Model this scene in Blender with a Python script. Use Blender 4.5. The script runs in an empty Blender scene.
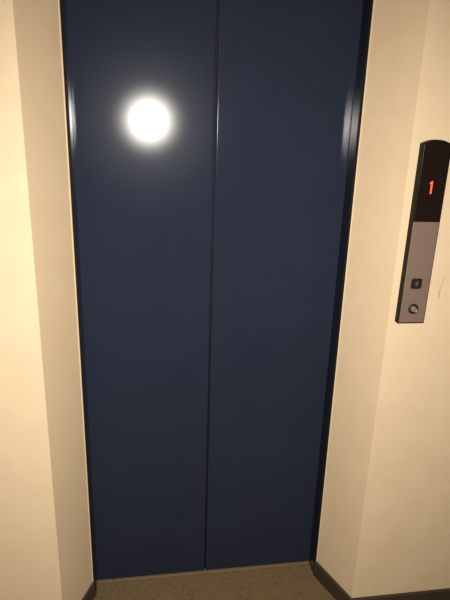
import bpy, bmesh, math
from mathutils import Vector, Matrix, Euler

scn = bpy.context.scene
col = scn.collection

# ------------------------------------------------------------------ helpers
def new_mat(name, base, rough=0.5, metal=0.0, spec=0.5):
    m = bpy.data.materials.new(name); m.use_nodes = True
    b = m.node_tree.nodes['Principled BSDF']
    b.inputs['Base Color'].default_value = (*base, 1)
    b.inputs['Roughness'].default_value = rough
    b.inputs['Metallic'].default_value = metal
    b.inputs['Specular IOR Level'].default_value = spec
    return m, m.node_tree, b

def noise(nt, scale, detail=3, rough=.6, stretch=None):
    tc = nt.nodes.new('ShaderNodeTexCoord'); mp = nt.nodes.new('ShaderNodeMapping')
    n = nt.nodes.new('ShaderNodeTexNoise')
    n.inputs['Scale'].default_value = scale; n.inputs['Detail'].default_value = detail
    n.inputs['Roughness'].default_value = rough
    if stretch: mp.inputs['Scale'].default_value = stretch
    nt.links.new(tc.outputs['Object'], mp.inputs['Vector'])
    nt.links.new(mp.outputs['Vector'], n.inputs['Vector'])
    return n.outputs['Fac']

def ramp(nt, fac, a, b, lo=.3, hi=.7):
    r = nt.nodes.new('ShaderNodeValToRGB')
    r.color_ramp.elements[0].position = lo; r.color_ramp.elements[0].color = (*a, 1)
    r.color_ramp.elements[1].position = hi; r.color_ramp.elements[1].color = (*b, 1)
    nt.links.new(fac, r.inputs['Fac']); return r.outputs['Color']

def bump(nt, fac, bsdf, strength, dist):
    b = nt.nodes.new('ShaderNodeBump')
    b.inputs['Strength'].default_value = strength; b.inputs['Distance'].default_value = dist
    nt.links.new(fac, b.inputs['Height']); nt.links.new(b.outputs['Normal'], bsdf.inputs['Normal'])

def add(nt, a, b):
    n = nt.nodes.new('ShaderNodeMath'); n.operation = 'ADD'
    nt.links.new(a, n.inputs[0]); nt.links.new(b, n.inputs[1]); return n.outputs[0]

def obj(name, bm, mat, parent=None, bevel=0, seg=2, smooth=False):
    bmesh.ops.recalc_face_normals(bm, faces=bm.faces)
    me = bpy.data.meshes.new(name); bm.to_mesh(me); bm.free()
    if smooth:
        for p in me.polygons: p.use_smooth = True
    me.materials.append(mat)
    o = bpy.data.objects.new(name, me); col.objects.link(o)
    if parent:
        o.parent = parent
        r = parent; off = Vector()
        while r: off += r.location; r = r.parent
        o.location = -off                  # parts are modelled in world coordinates
    if bevel:
        m = o.modifiers.new('bevel', 'BEVEL'); m.width = bevel; m.segments = seg
        m.limit_method = 'ANGLE'; m.angle_limit = math.radians(25); m.harden_normals = smooth
    return o

def box(bm, x0, x1, y0, y1, z0, z1):
    v = [bm.verts.new(p) for p in ((x0,y0,z0),(x1,y0,z0),(x1,y1,z0),(x0,y1,z0),
                                   (x0,y0,z1),(x1,y0,z1),(x1,y1,z1),(x0,y1,z1))]
    for f in ((0,3,2,1),(4,5,6,7),(0,1,5,4),(1,2,6,5),(2,3,7,6),(3,0,4,7)):
        bm.faces.new([v[i] for i in f])
def boxbm(*a):
    bm = bmesh.new(); box(bm, *a); return bm

def prism(pts, z0, z1):                    # plan polygon (x, y) carried up in z
    bm = bmesh.new()
    a = [bm.verts.new((x, y, z0)) for x, y in pts]; b = [bm.verts.new((x, y, z1)) for x, y in pts]
    bm.faces.new(a[::-1]); bm.faces.new(b)
    for i in range(len(pts)):
        j = (i + 1) % len(pts); bm.faces.new((a[i], a[j], b[j], b[i]))
    return bm

def slab(pts, yb, yf, bm=None):            # front outline (x, z) carried from yb to yf
    bm = bm or bmesh.new()
    a = [bm.verts.new((x, yb, z)) for x, z in pts]; b = [bm.verts.new((x, yf, z)) for x, z in pts]
    bm.faces.new(a); bm.faces.new(b[::-1])
    for i in range(len(pts)):
        j = (i + 1) % len(pts); bm.faces.new((a[j], a[i], b[i], b[j]))
    return bm

def lathe(prof, cx, cz, n=40):             # profile (radius, y) turned about the y axis
    bm = bmesh.new(); rings = []
    for r, y in prof:
        rings.append([bm.verts.new((cx + r*math.cos(2*math.pi*k/n), y, cz + r*math.sin(2*math.pi*k/n))) for k in range(n)])
    for a, b in zip(rings, rings[1:]):
        for k in range(n):
            j = (k+1) % n; bm.faces.new((a[k], a[j], b[j], b[k]))
    bm.faces.new(rings[0]); bm.faces.new(rings[-1])
    return bm

def rrect(cx, cz, w, h, r, n=6):
    pts = []
    for sx, sz, a0 in ((1,-1,-90),(1,1,0),(-1,1,90),(-1,-1,180)):
        for k in range(n+1):
            a = math.radians(a0 + 90*k/n)
            pts.append((cx + sx*(w/2-r) + r*math.cos(a), cz + sz*(h/2-r) + r*math.sin(a)))
    return pts

def struct(name, bm, m, **k):
    o = obj(name, bm, m, **k); o['kind'] = 'structure'; return o

def thing(name, label, cat, loc, group=None):
    o = bpy.data.objects.new(name, None); col.objects.link(o); o.location = loc; o['kind'] = 'thing'
    o.empty_display_size = .1
    o['label'] = label; o['category'] = cat
    if group: o['group'] = group
    return o

# ------------------------------------------------------------------ materials
# woven cream wallpaper
wall_m, nt, b = new_mat('wallpaper', (.8, .59, .37), .75, spec=.25)
f1 = noise(nt, 9, 4); nt.links.new(ramp(nt, f1, (.775, .606, .393), (.805, .643, .428)), b.inputs['Base Color'])
h = add(nt, noise(nt, 1, 2, .5, (900, 900, 160)), noise(nt, 1, 2, .5, (160, 160, 900)))
bump(nt, add(nt, h, noise(nt, 7, 2)), b, .25, .0008)
strip_m, nt, b = new_mat('pale_edge_strip', (.78, .64, .45), .6)
ceil_m, nt, b = new_mat('ceiling_paint', (.75, .68, .56), .8)
bump(nt, noise(nt, 300, 2), b, .2, .001)

# navy painted steel: satin enamel, a soft Gaussian gloss over the pigment
def navy(name, lo, hi, gloss):
    m = bpy.data.materials.new(name); m.use_nodes = True
    nt = m.node_tree; out = nt.nodes['Material Output']; nt.nodes.remove(nt.nodes['Principled BSDF'])
    d = nt.nodes.new('ShaderNodeBsdfDiffuse')
    nt.links.new(ramp(nt, noise(nt, 5, 3), lo, hi), d.inputs['Color'])
    gs = []
    for rg in (.172, .29):
        g = nt.nodes.new('ShaderNodeBsdfAnisotropic'); g.distribution = 'BECKMANN'
        g.inputs['Color'].default_value = (1, 1, 1, 1); g.inputs['Roughness'].default_value = rg
        gs.append(g)
    mg = nt.nodes.new('ShaderNodeMixShader'); mg.inputs[0].default_value = .16
    nt.links.new(gs[0].outputs[0], mg.inputs[1]); nt.links.new(gs[1].outputs[0], mg.inputs[2])
    fr = nt.nodes.new('ShaderNodeFresnel'); fr.inputs['IOR'].default_value = 1.5
    mu = nt.nodes.new('ShaderNodeMath'); mu.operation = 'MULTIPLY'; mu.inputs[1].default_value = gloss
    nt.links.new(fr.outputs[0], mu.inputs[0])
    mx = nt.nodes.new('ShaderNodeMixShader')
    nt.links.new(mu.outputs[0], mx.inputs[0]); nt.links.new(d.outputs[0], mx.inputs[1]); nt.links.new(mg.outputs[0], mx.inputs[2])
    nt.links.new(mx.outputs[0], out.inputs['Surface'])
    return m
door_m = navy('navy_door_paint', (.0200, .0264, .0460), (.0220, .0288, .0500), .32)
jamb_m = navy('navy_frame_paint', (.0085, .0105, .018), (.0095, .0115, .020), 1.0)
seal_m, _, _ = new_mat('black_rubber', (.008, .008, .009), .6, spec=.2)
gask_m, _, _ = new_mat('dark_brown_sealant', (.012, .009, .008), .7, spec=.1)

base_m, nt, b = new_mat('baseboard_vinyl', (.055, .040, .027), .55, spec=.3)
nt.links.new(ramp(nt, noise(nt, 30, 3), (.050, .037, .025), (.060, .044, .030)), b.inputs['Base Color'])

sill_m, nt, b = new_mat('sill_metal', (.27, .21, .13), .5, metal=.2)

# short pile carpet
carp_m, nt, b = new_mat('carpet_pile', (.22, .15, .07), .95, spec=.05)
f = add(nt, noise(nt, 300, 3, .7), noise(nt, 120, 3, .6))
c = ramp(nt, f, (.115, .078, .036), (.225, .158, .078), .7, 1.3)
nt.links.new(c, b.inputs['Base Color']); bump(nt, f, b, .8, .004)

# call panel
hous_m, nt, b = new_mat('dark_housing', (.012, .009, .007), .6, spec=.15)
glass_m, _, _ = new_mat('smoked_display', (.012, .007, .006), .25, spec=.35)
steel_m, nt, b = new_mat('brushed_steel', (.36, .27, .21), .5, metal=.45, spec=.3)
br = noise(nt, 1, 3, .6, (40, 40, 1500))
nt.links.new(ramp(nt, br, (.29, .205, .165), (.315, .225, .18)), b.inputs['Base Color'])
bump(nt, br, b, .08, .0003)
butt_m, _, _ = new_mat('dark_button', (.022, .014, .014), .35)
arrow_m, _, _ = new_mat('grey_arrow', (.085, .07, .072), .5)
keyr_m, _, _ = new_mat('dark_chrome', (.075, .058, .047), .42, metal=.8)
keyc_m, _, _ = new_mat('satin_nickel', (.24, .20, .17), .7, metal=.2)
slot_m, _, _ = new_mat('slot_black', (.02, .018, .016), .6)
led_m, nt, b = new_mat('led_red', (.3, .03, .01), .4)
b.inputs['Emission Color'].default_value = (1, .13, .03, 1); b.inputs['Emission Strength'].default_value = 1.5
scuff_m, _, _ = new_mat('scuff_grey', (.50, .37, .23), .8)

# ------------------------------------------------------------------ setting
Z0 = -.005                                # finished floor level
Y1 = -.2478; YJ = -.06
XL, XR = -.4258, .4343
XL2, XR2 = -.5046, .5092
ZT = 2.12; ZC = 2.45
W, E_, S = -1.5, 1.7, -3.3
struct('wall_left', prism([(W, Y1), (XL2, Y1), (XL, YJ), (XL, -.004), (W, -.004)], Z0, ZC), wall_m, bevel=.0007)
wr = struct('wall_right', prism([(XR2, Y1), (E_, Y1), (E_, -.004), (XR, -.004), (XR, YJ)], Z0, ZC), wall_m, bevel=.0007)
bm = bmesh.new()
v = [bm.verts.new(p) for p in ((XL2, Y1, 2.2), (XR2, Y1, 2.2), (XR, YJ, ZT), (XL, YJ, ZT), (XL, -.004, ZT), (XR, -.004, ZT),
                               (XL2, Y1, ZC), (XR2, Y1, ZC), (XR, YJ, ZC), (XL, YJ, ZC), (XL, -.004, ZC), (XR, -.004, ZC))]
for f in ((0,1,2,3),(3,2,5,4),(6,9,8,7),(9,10,11,8),(0,6,7,1),(4,5,11,10),(1,7,8,2),(2,8,11,5),(0,3,9,6),(3,4,10,9)):
    bm.faces.new([v[i] for i in f])
struct('wall_top', bm, wall_m)
struct('wall_west', boxbm(W-.1, W, S-.1, 0, Z0, ZC), wall_m)
struct('wall_east', boxbm(E_, E_+.1, S-.1, 0, Z0, ZC), wall_m)
struct('wall_back', boxbm(W, E_, S-.1, S, Z0, ZC), wall_m)
struct('ceiling', boxbm(W-.1, E_+.1, S-.1, .2, ZC, ZC+.1), ceil_m)
struct('floor', boxbm(W-.1, E_+.1, S-.1, .2, Z0-.1, Z0), carp_m)

def skirting(name, path, z1=.06, t=.008):
    # path in plan, skirting lies on its right-hand side (towards the lobby)
    P = [Vector(p) for p in path]; off = []
    for i, p in enumerate(P):
        n = []
        if i: d = (P[i]-P[i-1]).normalized(); n.append(Vector((d.y, -d.x)))
        if i < len(P)-1: d = (P[i+1]-P[i]).normalized(); n.append(Vector((d.y, -d.x)))
        if len(n) == 1: off.append(p + n[0]*t)
        else:
            s = (n[0]+n[1]).normalized(); off.append(p + s*(t/s.dot(n[0])))
    struct(name, prism([tuple(p) for p in P] + [tuple(p) for p in off[::-1]], Z0, z1), base_m, bevel=.0015)
skirting('baseboard_left', [(W, Y1), (XL2, Y1), (XL, YJ-.002)], t=.009)
skirting('baseboard_right', [(XR, YJ-.002), (XR2, Y1), (E_, Y1)], t=.012)
struct('trim_1', boxbm(XL+.011, XR-.010, -.0075, -.0005, Z0, Z0+.0012), sill_m, bevel=.0004)

# pale raised strips where the splayed reveals meet the door frame
for nm, x0, y0, x1, y1 in (('trim_2', XL, YJ, XL2, Y1), ('trim_3', XR, YJ, XR2, Y1)):
    d = Vector((x1-x0, y1-y0)).normalized(); s = 1 if x0 < 0 else -1
    n = Vector((-d.y, d.x))
    if n.x * s < 0: n = -n
    p = Vector((x0, y0)); q = p + d*.0045
    struct(nm, prism([tuple(p), tuple(q), tuple(q + n*.0015), tuple(p + n*.003)], .0605, ZT), strip_m)

# faint curved scratch in the wallpaper right of the call panel
pts = [(.6752, 1.281), (.6700, 1.266), (.6645, 1.247), (.6610, 1.233), (.6598, 1.221), (.6612, 1.211), (.6640, 1.203)]
bm = bmesh.new(); rows = []
for i, (x, z) in enumerate(pts):
    a = Vector(pts[max(i-1, 0)]); c = Vector(pts[min(i+1, len(pts)-1)]); d = (c-a).normalized(); n = Vector((-d.y, d.x))
    w = .0005 + .0010*math.sin(math.pi*i/(len(pts)-1)) + (.0006 if i >= 4 else 0)
    rows.append([bm.verts.new((x+n.x*w*k, Y1-(.0008 if k == 0 else .0001), z+n.y*w*k)) for k in (-1, 0, 1)])
for a, c in zip(rows, rows[1:]):
    for k in (0, 1): bm.faces.new((a[k], a[k+1], c[k+1], c[k]))
sc = obj('scratch_mark', bm, scuff_m, wr)
sc['label'] = 'thin grey curved scratch in the cream wallpaper'

# ------------------------------------------------------------------ elevator doors
JL, JR = -.416, .425
def panel(side):
    if side < 0: x0, x1 = -.452, -.002
    else: x0, x1 = .002, .460
    t = thing('elevator_door_leaf',
              'navy blue steel elevator door leaf left of the centre seam' if side < 0 else
              'navy blue steel elevator door leaf right of the centre seam, nearer the call panel',
              'elevator door', ((x0+x1)/2, .015, Z0), 'sliding elevator door leaves')
    obj('door_skin', boxbm(x0, x1, 0, .030, Z0+.002, 2.13), door_m, t, bevel=.0065, seg=8, smooth=True)
    if side < 0:
        obj('edge_seal', boxbm(x1+.0001, x1+.0036, .0075, .023, Z0+.008, 2.128), seal_m, t)
    g = obj('bottom_guide', boxbm(x0+.06, x1-.06, .011, .019, Z0+.0003, Z0+.0019), seal_m, t)
    return t
panel(-1); panel(1)

fr = thing('elevator_surround', 'narrow navy blue metal frame lining the elevator doorway', 'door frame', ((JL+JR)/2, -.03, Z0))
obj('jamb', boxbm(XL+.0006, JL, YJ, -.004, Z0+.0005, ZT-.001), jamb_m, fr, bevel=.0012, seg=3)
obj('jamb', boxbm(JR, XR-.0006, YJ, -.004, Z0+.0005, ZT-.001), jamb_m, fr, bevel=.0012, seg=3)
obj('header', boxbm(JL+.0005, JR-.0005, YJ, -.004, ZT-.012, ZT-.001), jamb_m, fr, bevel=.0012, seg=3)
for x0, x1 in ((XL+.0006, JL-.0022), (JR+.0022, XR-.0006)):
    g = obj('sealant_strip', boxbm(x0, x1, YJ-.0028, YJ-.0001, .062, ZT-.014), gask_m, fr, bevel=.001)
    g['label'] = 'dark sealant line along the frame edge'

# ------------------------------------------------------------------ call panel
CX0, CX1 = .5290, .6125
CB, CT, AP = 1.1335, 1.6510, 1.6625       # bottom, top corner, top of the arch
YB, YF = Y1 - .0002, Y1 - .0220
xc = (CX0+CX1)/2
def arch(x0, x1, zb, zt, ap, n=18):
    pts = [(x0, zb), (x1, zb)]
    for k in range(n+1):
        u = 1 - 2*k/n
        pts.append((xc + u*(x1-x0)/2, zt + (ap-zt)*(1-u*u)))
    return pts
cp = thing('elevator_call_panel', 'tall arched elevator call panel with dark display over steel plate, on the right wall',
           'call panel', (xc, Y1, CB))
hz = obj('housing', slab(arch(CX0, CX1, CB, CT, AP), YB, YF), hous_m, cp, bevel=.0008, seg=2)
ZD = 1.4395
disp = obj('display_window', slab(arch(CX0+.0025, CX1-.0026, ZD+.0008, CT-.002, AP-.0025), YF+.001, YF-.0012), glass_m, cp, bevel=.0006)
disp['label'] = 'glossy black display window'
fp = obj('faceplate', slab([(CX0+.0025, CB+.004), (CX1-.0026, CB+.004), (CX1-.0026, ZD), (CX0+.0025, ZD)], YF+.001, YF-.0012), steel_m, cp, bevel=.0006)
fp['label'] = 'brushed steel faceplate'
# lit floor number 1
dx, dz = .5680, 1.5355
dig = [(dx-.0010, dz-.0175), (dx+.0036, dz-.0175), (dx+.0036, dz+.0175), (dx+.0004, dz+.0175),
       (dx-.0048, dz+.0120), (dx-.0048, dz+.0080), (dx-.0010, dz+.0108)]
d = obj('floor_digit', slab(dig, YF-.0011, YF-.0018), led_m, disp)
d['label'] = 'glowing orange red number 1'
# up button
bx, bz = .5680, 1.2585
bt = obj('up_button', slab(rrect(bx, bz, .0335, .0315, .006), YF-.0012, YF-.0040), butt_m, cp, bevel=.0008)
bt['label'] = 'dark square up button with a grey arrow'
bm = slab([(bx-.0075, bz+.0005), (bx+.0075, bz+.0005), (bx, bz+.0085)], YF-.0039, YF-.0045)
slab([(bx-.0028, bz-.0080), (bx+.0028, bz-.0080), (bx+.0028, bz+.0003), (bx-.0028, bz+.0003)], YF-.0039, YF-.0045, bm)
obj('up_arrow', bm, arrow_m, bt)
# key switch
kx, kz = .5702, 1.1805
y = YF - .0012
kr = obj('key_switch', lathe([(.0158, y), (.0158, y-.003), (.0145, y-.0058), (.0118, y-.0058), (.0104, y-.0028), (.001, y-.0026)], kx, kz), keyr_m, cp, smooth=True)
kr['label'] = 'round metal key switch'
kc = obj('lock_core', lathe([(.0086, y-.0024), (.0086, y-.0046), (.0078, y-.0052), (.001, y-.0052)], kx, kz), keyc_m, kr, smooth=True)

cp.rotation_euler = (0, .0077, 0)         # screwed on a hair off plumb

# ------------------------------------------------------------------ camera and flash
cam = bpy.data.cameras.new('camera'); co = bpy.data.objects.new('camera', cam); col.objects.link(co)
F = 536.2291
cam.sensor_fit = 'VERTICAL'; cam.sensor_height = 24; cam.sensor_width = 18
cam.lens = F/600*24; cam.clip_start = .01; cam.clip_end = 50
co.location = (-.2157, -1.6801, 1.6812)
co.rotation_euler = (1.2566, -.0295, -.1452)
scn.camera = co

# the phone's own flash, a few centimetres from its lens
fl = bpy.data.lights.new('phone_flash', 'SPOT')
fl.energy = 158; fl.color = (1, .93, .84); fl.shadow_soft_size = .006
fl.spot_size = math.radians(112); fl.spot_blend = 1.0
fo = bpy.data.objects.new('phone_flash', fl); col.objects.link(fo)
fo.location = (-.178, -1.672, 1.698)
fo.rotation_euler = (1.13, -.0295, -.10)

w = bpy.data.worlds.new('world'); scn.world = w; w.use_nodes = True
w.node_tree.nodes['Background'].inputs['Color'].default_value = (.02, .018, .015, 1)

vs = scn.view_settings
vs.view_transform = 'Standard'; vs.look = 'None'; vs.exposure = 0; vs.gamma = 1; vs.use_curve_mapping = False
